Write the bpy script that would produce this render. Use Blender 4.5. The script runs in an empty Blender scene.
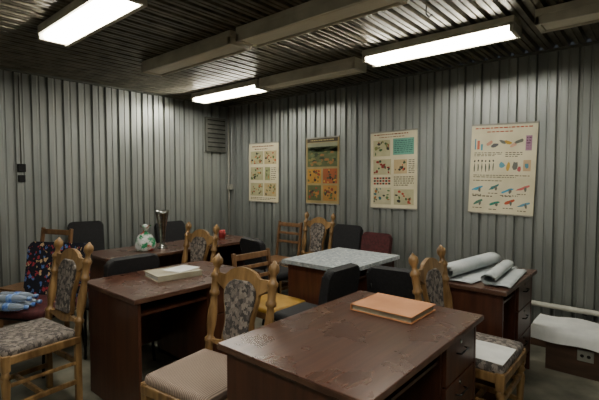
import bpy, bmesh, math, random
from mathutils import Matrix, Vector, noise
random.seed(7)
R=math.radians
T=lambda x,y,z: Matrix.Translation((x,y,z))
def RX(a): return Matrix.Rotation(a,4,'X')
def RY(a): return Matrix.Rotation(a,4,'Y')
def RZ(a): return Matrix.Rotation(a,4,'Z')
def lin(c):
    o=[]
    for v in c:
        v/=255.0
        o.append(v/12.92 if v<=.04045 else ((v+.055)/1.055)**2.4)
    return (*o,1)
# ---------------------------------------------------------------- materials
def mat(name,c1,c2=None,scale=(8,8,8),rough=.5,metal=0,bump=0,detail=5,lo=.35,hi=.65,rough2=None,spec=.5,low_tint=None,scratch=None):
    m=bpy.data.materials.new(name); m.use_nodes=True
    nt=m.node_tree; b=nt.nodes['Principled BSDF']
    b.inputs['Roughness'].default_value=rough; b.inputs['Metallic'].default_value=metal
    b.inputs['Specular IOR Level'].default_value=spec
    if c2 is None: c2=tuple(v*.9 for v in c1)
    tc=nt.nodes.new('ShaderNodeTexCoord'); mp=nt.nodes.new('ShaderNodeMapping')
    mp.inputs['Scale'].default_value=scale
    nz=nt.nodes.new('ShaderNodeTexNoise'); nz.inputs['Detail'].default_value=detail; nz.inputs['Scale'].default_value=1
    nt.links.new(tc.outputs['Object'],mp.inputs[0]); nt.links.new(mp.outputs[0],nz.inputs['Vector'])
    cr=nt.nodes.new('ShaderNodeValToRGB')
    cr.color_ramp.elements[0].position=lo; cr.color_ramp.elements[1].position=hi
    cr.color_ramp.elements[0].color=lin(c1); cr.color_ramp.elements[1].color=lin(c2)
    nt.links.new(nz.outputs['Fac'],cr.inputs[0]); out=cr.outputs[0]
    if low_tint:   # mottled darker tint, stronger toward the floor
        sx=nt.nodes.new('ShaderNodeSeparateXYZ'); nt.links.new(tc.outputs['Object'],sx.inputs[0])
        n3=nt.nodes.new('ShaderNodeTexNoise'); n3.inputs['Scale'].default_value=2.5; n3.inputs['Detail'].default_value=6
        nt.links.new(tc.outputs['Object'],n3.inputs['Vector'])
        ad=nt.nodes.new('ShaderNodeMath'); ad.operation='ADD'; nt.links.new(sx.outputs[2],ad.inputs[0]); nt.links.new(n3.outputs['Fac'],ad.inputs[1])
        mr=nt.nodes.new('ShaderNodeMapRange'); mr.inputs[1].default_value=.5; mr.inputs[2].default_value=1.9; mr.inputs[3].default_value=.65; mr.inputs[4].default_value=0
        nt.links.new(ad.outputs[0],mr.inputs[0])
        mx=nt.nodes.new('ShaderNodeMix'); mx.data_type='RGBA'; nt.links.new(mr.outputs[0],mx.inputs[0]); nt.links.new(out,mx.inputs[6]); mx.inputs[7].default_value=lin(low_tint); out=mx.outputs[2]
    if scratch: # dust specks
        m2=nt.nodes.new('ShaderNodeMapping'); m2.inputs['Scale'].default_value=(90,50,90); m2.inputs['Rotation'].default_value=(0,0,.5)
        n4=nt.nodes.new('ShaderNodeTexNoise'); n4.inputs['Scale'].default_value=1.6; n4.inputs['Detail'].default_value=5; n4.inputs['Roughness'].default_value=.6
        nt.links.new(tc.outputs['Object'],m2.inputs[0]); nt.links.new(m2.outputs[0],n4.inputs['Vector'])
        r2=nt.nodes.new('ShaderNodeMapRange'); r2.inputs[1].default_value=.64; r2.inputs[2].default_value=.76; r2.inputs[3].default_value=0; r2.inputs[4].default_value=.7
        nt.links.new(n4.outputs['Fac'],r2.inputs[0])
        mx=nt.nodes.new('ShaderNodeMix'); mx.data_type='RGBA'; nt.links.new(r2.outputs[0],mx.inputs[0]); nt.links.new(out,mx.inputs[6]); mx.inputs[7].default_value=lin(scratch); out=mx.outputs[2]
    nt.links.new(out,b.inputs['Base Color'])
    if rough2 is not None:
        mr=nt.nodes.new('ShaderNodeMapRange'); mr.inputs[3].default_value=rough; mr.inputs[4].default_value=rough2
        mr.inputs[1].default_value=.25; mr.inputs[2].default_value=.75
        n2=nt.nodes.new('ShaderNodeTexNoise'); n2.inputs['Scale'].default_value=5; n2.inputs['Detail'].default_value=6
        nt.links.new(tc.outputs['Object'],n2.inputs['Vector']); nt.links.new(n2.outputs['Fac'],mr.inputs[0])
        nt.links.new(mr.outputs[0],b.inputs['Roughness'])
    if bump:
        bp=nt.nodes.new('ShaderNodeBump'); bp.inputs['Strength'].default_value=bump; bp.inputs['Distance'].default_value=.01
        nt.links.new(nz.outputs['Fac'],bp.inputs['Height']); nt.links.new(bp.outputs[0],b.inputs['Normal'])
    return m
def emis(name,c,s):
    m=bpy.data.materials.new(name); m.use_nodes=True
    b=m.node_tree.nodes['Principled BSDF']; b.inputs['Base Color'].default_value=lin(c)
    b.inputs['Emission Color'].default_value=lin(c); b.inputs['Emission Strength'].default_value=s
    return m
def floral(name,base,cols,scale,thr=.28):
    m=bpy.data.materials.new(name); m.use_nodes=True; nt=m.node_tree; b=nt.nodes['Principled BSDF']
    b.inputs['Roughness'].default_value=.9
    tc=nt.nodes.new('ShaderNodeTexCoord'); v=nt.nodes.new('ShaderNodeTexVoronoi'); v.inputs['Scale'].default_value=scale
    nz=nt.nodes.new('ShaderNodeTexNoise'); nz.inputs['Scale'].default_value=scale*1.3
    add=nt.nodes.new('ShaderNodeVectorMath'); add.operation='MULTIPLY_ADD'
    add.inputs[1].default_value=(1.4/scale,1.4/scale,1.4/scale)
    nt.links.new(nz.outputs['Color'],add.inputs[0]); nt.links.new(tc.outputs['Object'],add.inputs[2])
    nt.links.new(add.outputs[0],v.inputs['Vector'])
    lt=nt.nodes.new('ShaderNodeMath'); lt.operation='LESS_THAN'; lt.inputs[1].default_value=thr
    nt.links.new(v.outputs['Distance'],lt.inputs[0])
    sep=nt.nodes.new('ShaderNodeSeparateColor'); nt.links.new(v.outputs['Color'],sep.inputs[0])
    cr=nt.nodes.new('ShaderNodeValToRGB'); cr.color_ramp.interpolation='CONSTANT'
    cr.color_ramp.elements[0].color=lin(cols[0]); cr.color_ramp.elements[1].position=.35; cr.color_ramp.elements[1].color=lin(cols[1])
    e=cr.color_ramp.elements.new(.68); e.color=lin(cols[2])
    nt.links.new(sep.outputs[0],cr.inputs[0])
    mx=nt.nodes.new('ShaderNodeMix'); mx.data_type='RGBA'
    nt.links.new(lt.outputs[0],mx.inputs[0]); mx.inputs[6].default_value=lin(base); nt.links.new(cr.outputs[0],mx.inputs[7])
    nt.links.new(mx.outputs[2],b.inputs['Base Color'])
    return m
def ribbed(name,c1,c2,scale,axis='X'):
    m=bpy.data.materials.new(name); m.use_nodes=True; nt=m.node_tree; b=nt.nodes['Principled BSDF']
    b.inputs['Roughness'].default_value=.9
    tc=nt.nodes.new('ShaderNodeTexCoord'); w=nt.nodes.new('ShaderNodeTexWave'); w.bands_direction=axis
    w.inputs['Scale'].default_value=scale; w.inputs['Distortion'].default_value=1.2; w.inputs['Detail'].default_value=3
    nt.links.new(tc.outputs['Object'],w.inputs['Vector'])
    cr=nt.nodes.new('ShaderNodeValToRGB'); cr.color_ramp.elements[0].color=lin(c1); cr.color_ramp.elements[1].color=lin(c2)
    nt.links.new(w.outputs['Fac'],cr.inputs[0]); nt.links.new(cr.outputs[0],b.inputs['Base Color'])
    bp=nt.nodes.new('ShaderNodeBump'); bp.inputs['Strength'].default_value=.6; bp.inputs['Distance'].default_value=.004
    nt.links.new(w.outputs['Fac'],bp.inputs['Height']); nt.links.new(bp.outputs[0],b.inputs['Normal'])
    return m

M={}
M['wall']=mat('galvanized_wall_sheet',(150,154,151),(168,171,167),(7,7,1.0),rough=.3,metal=.5,rough2=.42,detail=3,low_tint=(104,106,99))
M['ceil']=mat('ceiling_metal_sheet',(88,83,72),(130,124,108),(7,.8,7),rough=.28,metal=.6,rough2=.42)
M['floor']=mat('worn_floor',(66,66,56),(138,134,118),(3,3,3),rough=.5,detail=8,rough2=.7)
M['top']=mat('desk_top_veneer',(56,34,26),(88,58,45),(44,2.2,44),rough=.25,rough2=.31,detail=7,lo=.3,hi=.72,scratch=(140,120,108))
M['desk']=mat('desk_side_veneer',(62,34,24),(92,54,37),(30,30,2.5),rough=.38,detail=6,lo=.3,hi=.75)
M['edge']=mat('desk_edge_band',(98,70,54),(72,46,34),(12,12,12),rough=.35)
M['dark']=mat('dark_recess',(22,16,13),rough=.8)
M['oak']=mat('honey_oak',(106,78,46),(160,126,82),(25,25,4),rough=.36,detail=5)
M['oak2']=mat('light_oak',(96,66,40),(128,94,62),(25,25,4),rough=.45)
M['fab']=floral('flowered_tapestry',(66,62,60),[(138,128,118),(96,88,84),(120,110,102)],40,.62)
M['fab2']=floral('seat_tapestry',(78,72,69),[(140,130,122),(104,96,91),(124,114,106)],40,.6)
M['cord']=ribbed('corduroy_beige',(116,99,88),(174,153,138),28,'X')
M['yellow']=mat('mustard_vinyl',(150,112,40),(176,136,56),rough=.5)
M['black']=mat('black_upholstery',(16,16,19),(28,27,30),(60,60,60),rough=.8)
M['red']=mat('maroon_upholstery',(62,24,26),(84,34,36),(40,40,40),rough=.85)
M['steel']=mat('dark_steel_tube',(30,30,30),(48,47,45),rough=.4,metal=.7)
M['chrome']=mat('brushed_steel',(150,150,146),(190,190,184),(3,3,40),rough=.25,metal=1)
M['flor']=floral('dark_floral_print',(13,14,30),[(200,170,126),(160,50,60),(80,110,170)],25,.38)
M['bagm']=floral('printed_plastic_bag',(210,214,210),[(20,130,80),(200,56,56),(30,140,90)],17,.45)
M['paper']=mat('white_paper',(208,209,206),(230,230,226),rough=.85)
M['bluep']=mat('bluish_paper',(160,168,170),(190,194,194),(4,4,4),rough=.8)
M['cloth']=floral('pale_oilcloth',(150,156,158),[(190,194,195),(124,132,136),(172,176,178)],34,.4)
M['cover']=mat('book_cover',(140,132,112),(166,160,138),(6,6,6),rough=.6)
M['folder']=mat('folder_card',(178,118,76),(198,138,94),(5,5,5),rough=.7)
M['housing']=mat('lamp_housing',(182,176,158),(218,212,194),(4,4,4),rough=.5)
M['diffoff']=mat('lamp_diffuser_off',(208,200,178),(234,226,204),(2,9,9),rough=.4)
M['lit']=emis('lit_diffuser',(255,251,236),50)
M['cream']=mat('poster_cream',(202,193,160),(218,209,178),(5,5,5),rough=.7)
M['pipe']=mat('painted_pipe',(170,168,156),(196,194,182),rough=.45)
M['plast']=mat('grey_plastic',(150,148,138),rough=.5)
M['grille']=mat('vent_paint',(96,98,92),(120,120,112),rough=.5,metal=.3)
M['rdoll']=mat('mug_red',(150,40,38),rough=.7)
M['benchw']=mat('bench_board',(66,48,36),(88,64,48),(3,20,20),rough=.6)
gl=bpy.data.materials.new('bottle_plastic'); gl.use_nodes=True
g=gl.node_tree.nodes['Principled BSDF']; g.inputs['Base Color'].default_value=lin((205,218,232)); g.inputs['Roughness'].default_value=.08; g.inputs['Transmission Weight'].default_value=.65
M['bottle']=gl
M['cap']=mat('blue_cap',(40,90,180),(150,180,220),(40,40,40),rough=.4)
def cm(c):
    k='ink_%d_%d_%d'%c
    if k not in M: M[k]=mat(k,c,rough=.7)
    return k
# ---------------------------------------------------------------- builder
class Bd:
    def __init__(s,name): s.n=name; s.bm=bmesh.new(); s.mats=[]
    def mi(s,k):
        if k not in s.mats: s.mats.append(k)
        return s.mats.index(k)
    def add(s,bm,Mx,k,smooth=False):
        bm.transform(Mx); i=s.mi(k)
        for f in bm.faces: f.material_index=i; f.smooth=smooth
        me=bpy.data.meshes.new('t'); bm.to_mesh(me); bm.free(); s.bm.from_mesh(me); bpy.data.meshes.remove(me)
    def box(s,c,sz,k,bev=0,Mx=Matrix(),seg=2,smooth=False):
        bm=bmesh.new(); bmesh.ops.create_cube(bm,size=1,matrix=Matrix.Diagonal((*sz,1)))
        if bev: bmesh.ops.bevel(bm,geom=bm.edges[:],offset=bev,segments=seg,affect='EDGES',profile=.5)
        s.add(bm,Mx@T(*c),k,smooth)
    def bb(s,x0,x1,y0,y1,z0,z1,k,bev=0,Mx=Matrix(),**kw):
        s.box(((x0+x1)/2,(y0+y1)/2,(z0+z1)/2),(x1-x0,y1-y0,z1-z0),k,bev,Mx,**kw)
    def lathe(s,prof,Mx,k,n=16):
        bm=bmesh.new(); rings=[]
        for r,z in prof:
            r=max(r,.0004)
            rings.append([bm.verts.new((r*math.cos(2*math.pi*i/n),r*math.sin(2*math.pi*i/n),z)) for i in range(n)])
        for a,b in zip(rings,rings[1:]):
            for i in range(n): bm.faces.new((a[i],a[(i+1)%n],b[(i+1)%n],b[i]))
        bm.faces.new(rings[0][::-1]); bm.faces.new(rings[-1])
        s.add(bm,Mx,k,True)
    def tube(s,p,q,r,k,n=12):
        p=Vector(p);q=Vector(q);d=q-p
        s.lathe([(r,0),(r,d.length)],T(*p)@d.to_track_quat('Z','Y').to_matrix().to_4x4(),k,n)
    def path(s,pts,r,k,n=10):
        for a,b in zip(pts,pts[1:]): s.tube(a,b,r,k,n)
        for p in pts[1:-1]:
            bm=bmesh.new(); bmesh.ops.create_uvsphere(bm,u_segments=10,v_segments=8,radius=r); s.add(bm,T(*p),k,True)
    def ball(s,c,sz,k,Mx=Matrix()):
        bm=bmesh.new(); bmesh.ops.create_uvsphere(bm,u_segments=18,v_segments=12,radius=1); s.add(bm,Mx@T(*c)@Matrix.Diagonal((*sz,1)),k,True)
    def plate(s,pts,th,k,Mx=Matrix(),bev=0):
        bm=bmesh.new()
        a=[bm.verts.new((x,-th/2,z)) for x,z in pts]; b=[bm.verts.new((x,th/2,z)) for x,z in pts]
        f1=bm.faces.new(a); f2=bm.faces.new(b[::-1]); n=len(pts)
        for i in range(n): bm.faces.new((a[(i+1)%n],a[i],b[i],b[(i+1)%n]))
        if bev:
            bmesh.ops.bevel(bm,geom=list(f1.edges)+list(f2.edges),offset=bev,segments=2,affect='EDGES',profile=.5)
        bmesh.ops.recalc_face_normals(bm,faces=bm.faces[:])
        s.add(bm,Mx,k,False)
    def grid(s,fn,nu,nv,k,Mx=Matrix(),smooth=True):
        bm=bmesh.new(); v=[[bm.verts.new(fn(i/nu,j/nv)) for j in range(nv+1)] for i in range(nu+1)]
        for i in range(nu):
            for j in range(nv): bm.faces.new((v[i][j],v[i+1][j],v[i+1][j+1],v[i][j+1]))
        s.add(bm,Mx,k,smooth)
    def done(s,Mx=Matrix(),solid=0):
        me=bpy.data.meshes.new(s.n); s.bm.to_mesh(me); s.bm.free()
        for k in s.mats: me.materials.append(M[k])
        o=bpy.data.objects.new(s.n,me); bpy.context.collection.objects.link(o); o.matrix_world=Mx
        if solid:
            md=o.modifiers.new('s','SOLIDIFY'); md.thickness=solid
        return o
# ---------------------------------------------------------------- room
H=2.5; XE=6.3; YE=-6.0
def corr(name,L,Ht,k,per,groove,depth,Mx):
    b=Bd(name); pts=[]; x=0
    sl=groove*.2
    while x<L-1e-6:
        f=per-groove
        pts+= [(x,0),(x+f*.40,0),(x+f*.45,.008),(x+f*.55,.008),(x+f*.60,0),(x+f,0),(x+f+sl,depth),(x+per-sl,depth)]
        x+=per
    pts.append((x,0))
    pts=[(min(p,L),q) for p,q in pts]
    bm=bmesh.new(); lo=[bm.verts.new((p,q,0)) for p,q in pts]; hi=[bm.verts.new((p,q,Ht)) for p,q in pts]
    for i in range(len(pts)-1):
        if pts[i+1][0]-pts[i][0]>1e-6: bm.faces.new((lo[i],lo[i+1],hi[i+1],hi[i]))
    b.add(bm,Matrix(),k)
    b.bb(0,L,depth+.005,depth+.06,0,Ht,k)
    return b.done(Mx)
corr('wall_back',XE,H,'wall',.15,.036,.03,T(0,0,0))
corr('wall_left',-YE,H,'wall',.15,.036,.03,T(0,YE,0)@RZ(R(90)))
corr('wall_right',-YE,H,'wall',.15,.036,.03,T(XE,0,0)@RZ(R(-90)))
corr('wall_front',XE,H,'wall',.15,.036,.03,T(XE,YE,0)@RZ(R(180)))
corr('ceiling',XE,-YE,'ceil',.11,.04,.03,Matrix(((1,0,0,0),(0,0,1,YE),(0,1,0,H),(0,0,0,1))))
b=Bd('floor'); b.bb(-.1,XE+.1,YE-.1,.1,-.1,0,'floor'); b.done()
b=Bd('trim_ceiling'); b.bb(0,XE,-.02,0,H-.02,H,'grille'); b.bb(0,.02,YE,-.02,H-.02,H,'grille'); b.done()
b=Bd('baseboard_back'); b.bb(.02,XE,-.02,0,0,.08,'benchw'); b.done()
b=Bd('baseboard_left'); b.bb(0,.02,YE,-.02,0,.08,'benchw'); b.done()
# ---------------------------------------------------------------- lamps
def lamp(x0,x1,y,lit):
    b=Bd('fluorescent_ceiling_light'); z=H
    b.bb(x0,x1,y-.1,y+.1,z-.045,z,'housing',.004)
    b.bb(x0,x0+.03,y-.1,y+.1,z-.1,z-.045,'housing',.004)
    b.bb(x1-.03,x1,y-.1,y+.1,z-.1,z-.045,'housing',.004)
    k='lit' if lit else 'diffoff'
    b.box(((x0+x1)/2,y,z-.07),(x1-x0-.062,.145,.05),k,.012,smooth=False)
    b.bb(x0,x1,y+.085,y+.1,z-.1,z-.045,'housing')
    b.bb(x0,x1,y-.1,y-.085,z-.1 if not lit else z-.06,z-.045,'housing')
    if lit:
        b.bb(x0,x1,y+.072,y+.1,z-.105,z-.1,'housing')
    b.done()
lamp(.36,1.54,-.8,True); lamp(1.58,2.78,-.8,False); lamp(2.92,4.08,-.90,True); lamp(4.2,5.4,-.90,False)
lamp(1.22,2.46,-1.93,False); lamp(2.52,3.74,-1.93,False); lamp(3.84,5.04,-1.93,False)
lamp(1.5,2.62,-2.86,True); lamp(2.72,3.9,-2.9,False)
lamp(4.2,5.4,-3.0,True); lamp(1.6,2.8,-4.4,False); lamp(3.2,4.4,-4.4,True); lamp(4.6,5.8,-4.6,False)  # both lit lamps here are unseen, added to brighten the room
# ---------------------------------------------------------------- desk
def desk(x0,x1,y0,y1,z=.75,name='writing_desk',ped=True):
    b=Bd(name)
    b.bb(x0,x1,y0,y1,z-.028,z,'top',.004)
    b.bb(x0-.001,x1+.001,y0-.001,y1+.001,z-.024,z-.006,'edge')
    o=.025; zt=z-.028
    b.bb(x0+o,x1-o,y0+.03,y0+.05,0,zt,'desk',.002)
    b.bb(x0+o,x1-o,y1-.05,y1-.03,0,zt,'desk',.002)
    b.bb(x0+o+.03,x0+o+.05,y0+.05,y1-.05,.22,zt,'desk')
    if ped:
        py=y1-.05-.38
        b.bb(x0+o,x1-o-.02,py,py+.018,.12,zt,'desk')
        b.bb(x0+o,x1-o-.02,py,y1-.05,.12,.14,'desk')
        zs=[.145,.335,.525,zt-.005]
        for a,c in zip(zs,zs[1:]):
            b.bb(x1-o-.022,x1-o-.002,py+.022,y1-.054,a,c-.008,'desk',.002)
            ym=(py+y1-.05)/2
            b.path([(x1-o-.004,ym-.05,(a+c)/2+.02),(x1-o+.018,ym-.045,(a+c)/2+.02),(x1-o+.018,ym+.045,(a+c)/2+.02),(x1-o-.004,ym+.05,(a+c)/2+.02)],.004,'steel')
            b.lathe([(.009,0),(.009,.004)],T(x1-o-.003,ym,c-.035)@RY(R(90)),'chrome')
        b.bb(x0+.1,x1-o-.03,y0+.06,py,zt-.09,zt-.075,'desk')
    return b.done()
desk(3.47,4.19,-2.96,-1.87)
desk(1.94,2.64,-2.88,-1.92)
desk(2.45,3.1,-1.46,-.66)
desk(3.64,4.16,-1.35,-.52)
desk(.80,1.39,-2.42,-.72,name='long_table',ped=False)
# ---------------------------------------------------------------- chairs
def carved(x,y,ang,seat='fab2',back='fab',h=1.03):
    b=Bd('carved_dining_chair'); w=.2; L=h-.44
    for sx in(-1,1):
        b.box((sx*w,.205,.22),(.034,.036,.44),'oak',.005)
        Mb=T(sx*w,.2,.42)@RX(-R(9))
        s=L/.6
        prof=[(.019,0),(.022,.03),(.022,.10),(.029,.11),(.029,.125),(.018,.135),(.018,.15),(.026,.20),(.027,.26),(.019,.34),(.018,.36),(.029,.37),(.029,.385),(.022,.395),(.023,.46),(.030,.47),(.030,.485),(.018,.50),(.015,.515),(.016,.525),(.028,.545),(.029,.56),(.025,.577),(.014,.588),(.010,.593),(.004,.602)]
        b.lathe([(r,z*s) for r,z in prof],Mb,'oak')
        b.box((sx*(w+.005),-.19,.41),(.042,.042,.09),'oak',.004)
        b.lathe([(.012,0),(.018,.03),(.014,.06),(.02,.2),(.024,.3),(.015,.32),(.025,.335),(.018,.35),(.02,.37)],T(sx*(w+.005),-.19,0),'oak')
        b.box((sx*w,.005,.16),(.022,.38,.03),'oak',.005)
        b.box((sx*w,.005,.28),(.018,.38,.022),'oak',.005)
    b.box((0,.0,.16),(.39,.024,.03),'oak',.005)
    b.box((0,.205,.28),(.37,.02,.035),'oak',.004)
    b.box((0,-.19,.30),(.37,.02,.03),'oak',.004)
    b.box((0,0,.425),(.45,.43,.05),'oak',.008)
    b.box((0,-.005,.465),(.43,.40,.06),seat,.024,seg=4,smooth=True)
    Mb=T(0,.2,.42)@RX(-R(9)); s=L/.6
    up=[];lo=[]
    for i in range(25):
        t=-1+2*i/24; xx=t*(w-.012)
        up.append((xx,(.475+.018*math.cos(t*math.pi*2)*(abs(t)>.5)+.07*max(0,math.cos(t*math.pi/2))**1.3)*s))
        lo.append((xx,(.43-.028*math.cos(t*math.pi*3)*(1-abs(t)*.4)+ .0)*s))
    b.plate(up+lo[::-1],.026,'oak',Mb,bev=.004)
    up=[(xx*(w-.01),(.135+.012*math.cos(xx*math.pi))*s) for xx in [i/8-1 for i in range(17)]]
    lo=[(xx*(w-.01),(.095-.012*math.cos(xx*math.pi))*s) for xx in [i/8-1 for i in range(17)]]
    b.plate(up+lo[::-1],.024,'oak',Mb,bev=.003)
    def cart(g):
        r=[]
        for i in range(21):
            t=i/20; ww=.108+.014*math.cos((t-.78)*math.pi*2.1)
            if t>.84: ww*=math.sqrt(max(0,1-((t-.84)/.2)**2))
            if t<.1: ww*=.82+.18*math.sqrt(1-((.1-t)/.1)**2)
            r.append((max(ww-g,.01),(.125+g+(.365-2*g)*t)*s))
        return r+[(-a,c) for a,c in r[::-1]]
    b.plate(cart(0),.024,'oak',Mb,bev=.004)
    b.plate(cart(.015),.046,back,Mb,bev=.009)
    return b.done(T(x,y,0)@RZ(R(ang)))
def ladder(x,y,ang,seat='oak2',h=.9,slats=3):
    b=Bd('wooden_slat_chair'); w=.185
    for sx in(-1,1):
        b.box((sx*w,.19,.22),(.03,.036,.44),'oak2',.005)
        b.box((0,0,(h-.42)/2),(.028,.032,h-.42),'oak2',.007,T(sx*w,.19,.42)@RX(-R(8)))
        b.box((sx*w,-.18,.215),(.034,.034,.43),'oak2',.005)
        b.box((sx*w,0,.18),(.018,.35,.03),'oak2',.004)
    b.box((0,0,.16),(.36,.018,.028),'oak2',.004)
    b.box((0,0,.415),(.40,.40,.045),'oak2',.006)
    b.box((0,-.005,.45),(.39,.38,.04 if seat!='oak2' else .02),seat,.008 if seat=='oak2' else .018,seg=3)
    n=slats
    for i in range(n):
        zz=(h-.42)-.04-i*(h-.58)/n
        b.box((0,0,zz),(w*2,.016,.05 if i==0 else .032),'oak2',.005,T(0,.19,.42)@RX(-R(8)))
    return b.done(T(x,y,0)@RZ(R(ang)))
def padded(x,y,ang,k='black',h=.9,w=.22,name='upholstered_chair',seat=None,bk=None,z0=.55):
    b=Bd(name)
    for sx in(-1,1):
        xx=sx*(w-.03)
        b.path([(xx,-.2,0.008),(xx,-.18,.42),(xx,.17,.42),(xx,.24,0.008)],.011,'steel')
        b.path([(xx,.17,.42),(xx,.215,.55),(xx,.27,h-.12)],.011,'steel')
    b.tube((-w+.03,-.18,.41),(w-.03,-.18,.41),.01,'steel'); b.tube((-w+.03,.17,.41),(w-.03,.17,.41),.01,'steel')
    b.box((0,-.01,.455),(w*2,.42,.07),seat or k,.03,seg=4,smooth=True)
    hh=h-z0
    pts=[]; r=.045
    for cx,cz,a0 in((w-r,hh-r,0),(-w+r,hh-r,90),(-w+r,r,180),(w-r,r,270)):
        for i in range(6):
            a=R(a0+i*18); pts.append((cx+r*math.cos(a),cz+r*math.sin(a)))
    b.plate(pts,.06,bk or k,T(0,.215,z0)@RX(-R(10)),bev=.018)
    return b.done(T(x,y,0)@RZ(R(ang)))

carved(3.18,-2.80,7,seat='cord')
carved(1.92,-3.20,5,seat='fab2',h=1.05)
carved(1.66,-1.99,2,seat='yellow',h=1.05)
carved(4.07,-1.61,90,seat='fab2')
carved(1.76,-.37,0,h=1.06)
ladder(1.31,-.36,0,h=.9)
ladder(2.54,-1.69,88,seat='yellow',h=.84)
ladder(.50,-2.74,20,h=.96)
padded(2.19,-.38,0,h=.92,w=.18); padded(2.56,-.37,0,'red',h=.86,w=.17)
padded(3.0,-1.76,-90,h=.85,w=.18)
padded(3.44,-1.25,-172,h=.83,w=.165)
padded(1.64,-2.5,-90,h=.86,w=.2)
padded(.44,-2.2,75,h=.98,w=.17)
padded(1.83,-.95,170,h=.84,w=.19)
padded(.42,-1.1,90,h=.9,w=.2)
padded(1.22,-2.95,30,'flor',h=.91,w=.28,seat='red',bk='flor',z0=.48)
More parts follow.
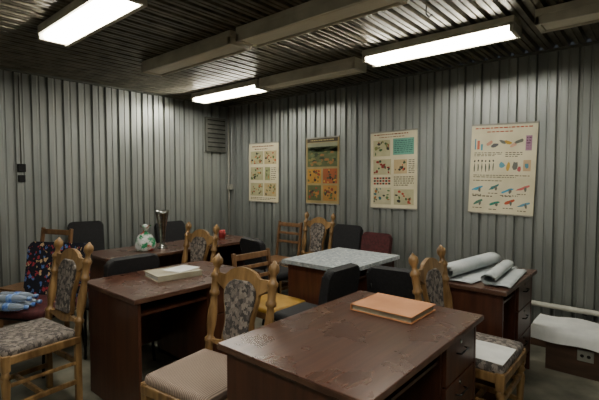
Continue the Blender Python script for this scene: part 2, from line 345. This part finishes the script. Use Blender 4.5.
# ---------------------------------------------------------------- posters
def poster(x0,x1,z0,z1,kind,tilt=0):
    b=Bd('wall_poster'); W=x1-x0; Hh=z1-z0; rnd=random.Random(kind*13+5)
    def q(u0,v0,u1,v1,c,lv=0):
        d=-.0085-.0006*lv
        pts=[(u0*W,v0*Hh),(u1*W,v0*Hh),(u1*W,v1*Hh),(u0*W,v1*Hh)]
        b.grid(lambda a,c2:(pts[0][0]+(pts[1][0]-pts[0][0])*a,d,pts[0][1]+(pts[2][1]-pts[0][1])*c2),1,1,cm(c),smooth=False)
    def blob(u,v,ru,rv,c,lv=2,n=7,rot=0):
        d=-.0085-.0004*lv
        bm=bmesh.new(); vs=[]
        for i in range(n):
            a=2*math.pi*i/n; r=rnd.uniform(.6,1.1)
            px=ru*r*math.cos(a)*W; pz=rv*r*math.sin(a)*Hh
            vs.append(bm.verts.new((u*W+px*math.cos(rot)-pz*math.sin(rot),d,v*Hh+px*math.sin(rot)+pz*math.cos(rot))))
        bm.faces.new(vs); b.add(bm,Matrix(),cm(c))
    def text(u0,v0,u1,v1,n,c=(92,84,70)):
        for i in range(n):
            v=v1-(v1-v0)*(i+.5)/n; uu=u0
            end=u1-(rnd.random()*.3*(u1-u0) if i==n-1 else 0)
            while uu<end:
                ww=rnd.uniform(.02,.07); q(uu,v-(v1-v0)/n*.22,min(uu+ww,end),v+(v1-v0)/n*.22,c,1); uu+=ww+.015
    def pic(u0,v0,u1,v1,bg,cols,n=9,k=1):
        q(u0,v0,u1,v1,bg,1)
        for i in range(n):
            ru=(u1-u0)*rnd.uniform(.05,.16)*k; rv=(v1-v0)*rnd.uniform(.06,.18)*k
            blob(rnd.uniform(u0+ru*1.1,u1-ru*1.1),rnd.uniform(v0+rv*1.1,v1-rv*1.1),ru,rv,rnd.choice(cols),3+i*.5)
    b.bb(0,W,-.008,0,0,Hh,'cream' if kind!=2 else cm((156,138,92)))
    G=[(64,84,52),(130,116,70),(56,52,42),(150,64,44),(88,110,64),(190,130,60)]
    if kind==1:
        text(.12,.92,.88,.96,1,(110,50,36)); text(.2,.88,.8,.91,1,(110,50,36))
        for r in range(3):
            v=.64-.27*r
            pic(.06,v,.5,v+.22,(176,172,132),G,18,.7)
            if r!=1: pic(.54,v,.94,v+.22,(186,168,122),G+[(190,84,44)],16,.7)
            else:
                pic(.56,v,.74,v+.22,(150,154,110),G,8,.8); text(.77,v,.93,v+.22,7)
        text(.07,.03,.93,.08,2)
    if kind==2:
        q(.04,.93,.96,.985,(70,60,40)); text(.15,.94,.85,.975,1,(190,170,110))
        q(.05,.80,.95,.92,(142,144,116),1)
        pic(.05,.56,.95,.82,(86,96,58),[(54,66,40),(124,118,66),(70,88,46),(150,106,56),(98,110,70)],36,.75)
        pic(.05,.78,.95,.86,(66,84,54),[(50,68,44),(92,106,66)],12,.8)
        pic(.05,.31,.47,.53,(184,136,52),[(60,50,36),(150,64,34),(96,96,50)],16,.8)
        pic(.53,.31,.95,.53,(160,86,44),[(50,46,36),(200,156,66),(90,80,50)],16,.8)
        pic(.05,.05,.47,.28,(84,92,54),[(174,116,50),(50,50,40),(150,64,40)],16,.8)
        pic(.53,.05,.95,.28,(172,124,58),[(60,56,40),(130,54,38),(90,104,56)],16,.8)
    if kind==3:
        text(.08,.945,.92,.975,1,(130,54,40)); text(.2,.915,.8,.935,1,(130,54,40))
        pic(.06,.68,.44,.89,(190,184,144),[(64,96,54),(50,50,42),(124,130,74),(150,80,50)],14,.8)
        q(.5,.69,.94,.9,(110,168,148)); text(.53,.71,.91,.88,7,(60,100,96))
        pic(.06,.44,.46,.64,(188,180,142),[(60,60,50),(140,50,40),(66,96,60)],16,.75)
        pic(.52,.45,.8,.63,(200,174,130),[(186,66,46),(60,90,56),(60,60,50)],12,.8)
        text(.83,.45,.95,.63,8)
        for i in range(6):
            for j in range(3): q(.07+i*.065,.31+j*.035,.12+i*.065,.335+j*.035,(50,50,46) if (i+j)%2 else (160,50,40),1)
        text(.52,.29,.94,.42,5)
        pic(.06,.05,.46,.27,(194,186,152),[(50,104,110),(60,60,50),(160,104,54),(86,116,70)],16,.75)
        pic(.52,.05,.94,.25,(186,180,142),[(56,90,50),(44,44,40),(170,70,48)],14,.75)
    if kind==4:
        text(.06,.94,.94,.97,1,(170,64,46)); text(.25,.9,.75,.925,1,(170,64,46))
        q(.06,.72,.08,.84,(80,134,160),1); q(.10,.72,.14,.82,(204,110,84),1); q(.16,.71,.19,.78,(90,156,170),1)
        for (u,v,c,r0) in [(.3,.79,(210,150,124),.6),(.38,.76,(90,90,90),.5),(.5,.8,(120,120,110),-.4),(.58,.79,(200,156,56),-.5),(.66,.76,(210,160,134),.5),(.74,.8,(110,110,100),.3)]:
            blob(u,v,.075,.024,c,3,8,r0)
        q(.84,.7,.93,.86,(172,130,154),1); text(.85,.71,.92,.85,5,(110,60,90))
        text(.06,.64,.5,.69,3); text(.55,.63,.8,.69,3)
        for i in range(6):
            u=.06+i*.06; blob(u+.01,.52,.013,.06,(86,96,84),1,8); blob(u+.01,.59,.016,.016,(60,60,60),2)
        blob(.5,.54,.055,.045,(96,154,170),2); blob(.6,.53,.035,.055,(196,156,66),2,9); blob(.7,.54,.045,.055,(110,110,104),2,9); blob(.76,.5,.035,.035,(176,90,90),3)
        q(.82,.48,.93,.6,(204,170,130),1); blob(.875,.54,.035,.035,(90,144,160),3)
        text(.06,.40,.92,.44,2); text(.06,.36,.6,.38,1)
        for (u,v,c,r0) in [(.14,.28,(70,156,190),.35),(.4,.3,(64,116,116),.5),(.62,.27,(74,156,190),.45),(.84,.3,(214,110,106),.4),(.16,.13,(80,126,106),.5),(.42,.12,(50,136,116),.4),(.64,.14,(190,90,56),.45),(.86,.12,(96,150,174),.35)]:
            blob(u,v,.11,.017,c,3,10,r0); blob(u+.03,v-.015,.025,.03,(110,110,100),4); text(u-.09,v-.08,u+.07,v-.06,1)
        text(.06,.18,.4,.21,1); text(.5,.2,.8,.22,1)
    b.bb(-.004,W+.004,-.012,0,Hh-.012,Hh+.004,'plast'); b.bb(-.004,W+.004,-.012,0,-.004,.008,'plast')
    b.done(T(x0,-.001,z0)@RY(R(tilt)))
poster(.437,1.006,1.124,1.93,1,.6); poster(1.489,1.99,1.13,1.935,2,0)
poster(2.42,2.96,1.115,1.937,3,-.4); poster(3.475,4.02,1.12,1.93,4,1.6)
# ---------------------------------------------------------------- wall things
b=Bd('vent_grille'); 
b.bb(0,.05,-.44,-.10,1.82,2.30,'grille',.006)
for i in range(14): b.bb(.045,.062,-.42,-.12,1.85+i*.031,1.862+i*.031,'dark' if i%2 else 'grille')
b.done()
b=Bd('wall_switch')
b.bb(0,.035,-2.70,-2.63,1.50,1.58,'black',.006); b.bb(0,.03,-2.695,-2.635,1.40,1.47,'black',.006); b.tube((.01,-2.665,1.58),(.01,-2.665,2.45),.006,'grille'); b.done()
b=Bd('conduit_pipe'); b.tube((.05,-.05,0),(.05,-.05,H-.03),.014,'plast'); b.bb(.035,.11,-.08,-.02,1.28,1.36,'plast',.006); b.done()
b=Bd('heating_pipe'); b.tube((3.2,-.08,.38),(6.1,-.08,.38),.022,'pipe')
for xx in(3.3,4.4,5.5): b.bb(xx,xx+.03,-.08,-.001,.35,.36,'steel')
b.done()
b=Bd('low_bench')
b.bb(4.22,5.7,-.48,-.12,.27,.295,'benchw',.003); b.bb(4.22,5.7,-.46,-.44,0,.27,'benchw'); b.bb(4.22,4.24,-.44,-.14,0,.27,'benchw'); b.bb(5.68,5.7,-.44,-.14,0,.27,'benchw')
b.bb(4.42,4.52,-.470,-.46,.12,.20,'plast',.003); b.ball((4.45,-.471,.16),(.012,.003,.012),'dark'); b.ball((4.49,-.471,.16),(.012,.003,.012),'dark')
b.done()
def sheet(x0,x1,y0,y1,z,front,amp,seed):
    def f(u,v):
        x=x0+(x1-x0)*u; y=y0+(y1-y0)*v
        zz=z+amp*(.6+noise.noise(Vector((x*4+seed,y*5,seed))))*.9+.004
        if y<front:
            d=front-y; zz-=d*1.1; y=front-d*.35-.005
        return (x,y,max(zz,z-.2))
    return f
b=Bd('loose_paper_sheets')
b.grid(sheet(4.12,5.0,-.56,-.14,.297,-.48,.03,3),34,18,'paper'); b.grid(sheet(4.6,5.6,-.60,-.16,.322,-.485,.03,9),34,18,'bluep')
b.done()
# ---------------------------------------------------------------- table items
b=Bd('card_folder'); 
b.bb(3.64,3.98,-2.235,-1.955,.75,.754,'folder',.001); b.bb(3.65,3.972,-2.228,-1.965,.754,.778,'cover',.001); b.bb(3.64,3.98,-2.235,-1.955,.778,.783,'folder',.001); b.bb(3.64,3.646,-2.235,-1.955,.75,.783,'folder',.001)
b.done()
b=Bd('oilcloth_cover')
b.bb(2.445,3.105,-1.465,-.655,.751,.755,'cloth',.001); b.bb(2.44,3.11,-1.47,-1.466,.722,.755,'cloth'); b.bb(3.106,3.11,-1.466,-.655,.722,.755,'cloth'); b.done()
def roll(x,y0,y1,z,r,k,tail,skew=.05,sq=.8):
    b=Bd('rolled_paper_chart'); P=[]
    N=60
    for i in range(N+1):
        t=i/N; a=-math.pi/2-t*2*math.pi*1.7; rr=r*(1-.4*t); P.append((x+rr*1.15*math.cos(a),z+(r+rr*math.sin(a))*sq))
    P=[(x+tail*(1-j/6),z+.002+.01*math.sin(j/6*3)*(1-j/6)) for j in range(6)]+P
    n=len(P)-1
    b.grid(lambda u,v:(P[round(u*n)][0]+ (v-.5)*skew,y0+(y1-y0)*v,P[round(u*n)][1]),n,8,k)
    return b.done(solid=.0015)
roll(3.81,-1.30,-.56,.755,.066,'bluep',.18,.1); roll(4.01,-1.26,-.64,.757,.044,'bluep',.13,-.04)
b=Bd('thick_book')
Mx=T(2.27,-2.40,.75)@RZ(R(-8))
b.box((0,0,.0025),(.24,.32,.005),'cover',.001,Mx); b.box((-.004,0,.019),(.225,.305,.028),'paper',.001,Mx); b.box((0,0,.0355),(.24,.32,.005),'cover',.001,Mx)
b.box((.118,0,.019),(.006,.32,.038),'cover',.002,Mx)
b.box((.02,.06,.0405),(.16,.2,.004),'paper',.001,Mx@RZ(.35))
b.done()
b=Bd('seat_paper'); b.grid(lambda u,v:(4.02+.25*u,-1.82+.26*v,.4985+.004*math.sin(u*3)),8,4,'paper'); b.done()
b=Bd('metal_vase'); b.lathe([(.05,0),(.052,.008),(.03,.02),(.024,.06),(.03,.14),(.042,.24),(.062,.34),(.072,.37),(.068,.37),(.038,.24),(.02,.06)],T(1.14,-1.80,.75),'chrome',24); b.done()
b=Bd('plastic_bag')
def bagf(u,v):
    a=2*math.pi*u
    prof=[(.0,0),(.07,.0),(.088,.03),(.09,.07),(.08,.11),(.055,.145),(.028,.165),(.014,.178),(.022,.2),(.04,.225),(.05,.235)]
    p=v*(len(prof)-1); i=min(int(p),len(prof)-2); f=p-i
    r=prof[i][0]*(1-f)+prof[i+1][0]*f; z=prof[i][1]*(1-f)+prof[i+1][1]*f
    k=1+.16*noise.noise(Vector((math.cos(a)*1.6,math.sin(a)*1.6,z*14)))+.07*math.sin(a*7+z*30)*min(1,v*2)
    return (r*k*math.cos(a),r*k*math.sin(a),z+ (.012*math.sin(a*3) if v>.85 else 0))
b.grid(bagf,48,30,'bagm'); b.done(T(1.14,-1.98,.751))
b=Bd('red_mug'); b.lathe([(.03,0),(.036,.005),(.038,.09),(.034,.09),(.032,.01)],T(1.0,-.95,.75),'rdoll'); b.path([(1.036,-.95,.82),(1.06,-.95,.81),(1.06,-.95,.78),(1.036,-.95,.77)],.005,'rdoll'); b.done()
b=Bd('water_bottle_pack')
Mb=T(1.32,-3.08,.493)@RZ(R(38))
for i in range(3):
    for j in range(1 if i==2 else 2):
        Mi=Mb@T(-.14,-.09+.07*i+.035*j,.030+.052*j)@RY(R(90))
        b.lathe([(.022,0),(.029,.008),(.029,.06),(.027,.07),(.029,.08),(.029,.18),(.025,.21),(.012,.245),(.012,.26)],Mi,'bottle',16)
        b.lathe([(.0295,.11),(.0297,.112),(.0297,.15),(.0295,.152)],Mi,'cap',16)
        b.lathe([(.015,.255),(.015,.275)],Mi,'cap',12)
b.done()
b=Bd('ceiling_hook'); b.path([(3.7,-1.5,H),(3.7,-1.5,H-.05),(3.72,-1.5,H-.075),(3.74,-1.5,H-.06)],.004,'steel'); b.done()
# ---------------------------------------------------------------- camera, world
w=bpy.data.worlds.new('w'); bpy.context.scene.world=w; w.use_nodes=True
w.node_tree.nodes['Background'].inputs[0].default_value=(.5,.55,.6,1); w.node_tree.nodes['Background'].inputs[1].default_value=.05
cam=bpy.data.cameras.new('camera'); co=bpy.data.objects.new('camera',cam); bpy.context.collection.objects.link(co)
cam.lens=25.1; cam.sensor_width=36; cam.clip_start=.02
co.location=(4.83,-4.02,1.42); co.rotation_euler=(R(90-2.74),0,R(40.7))
bpy.context.scene.camera=co
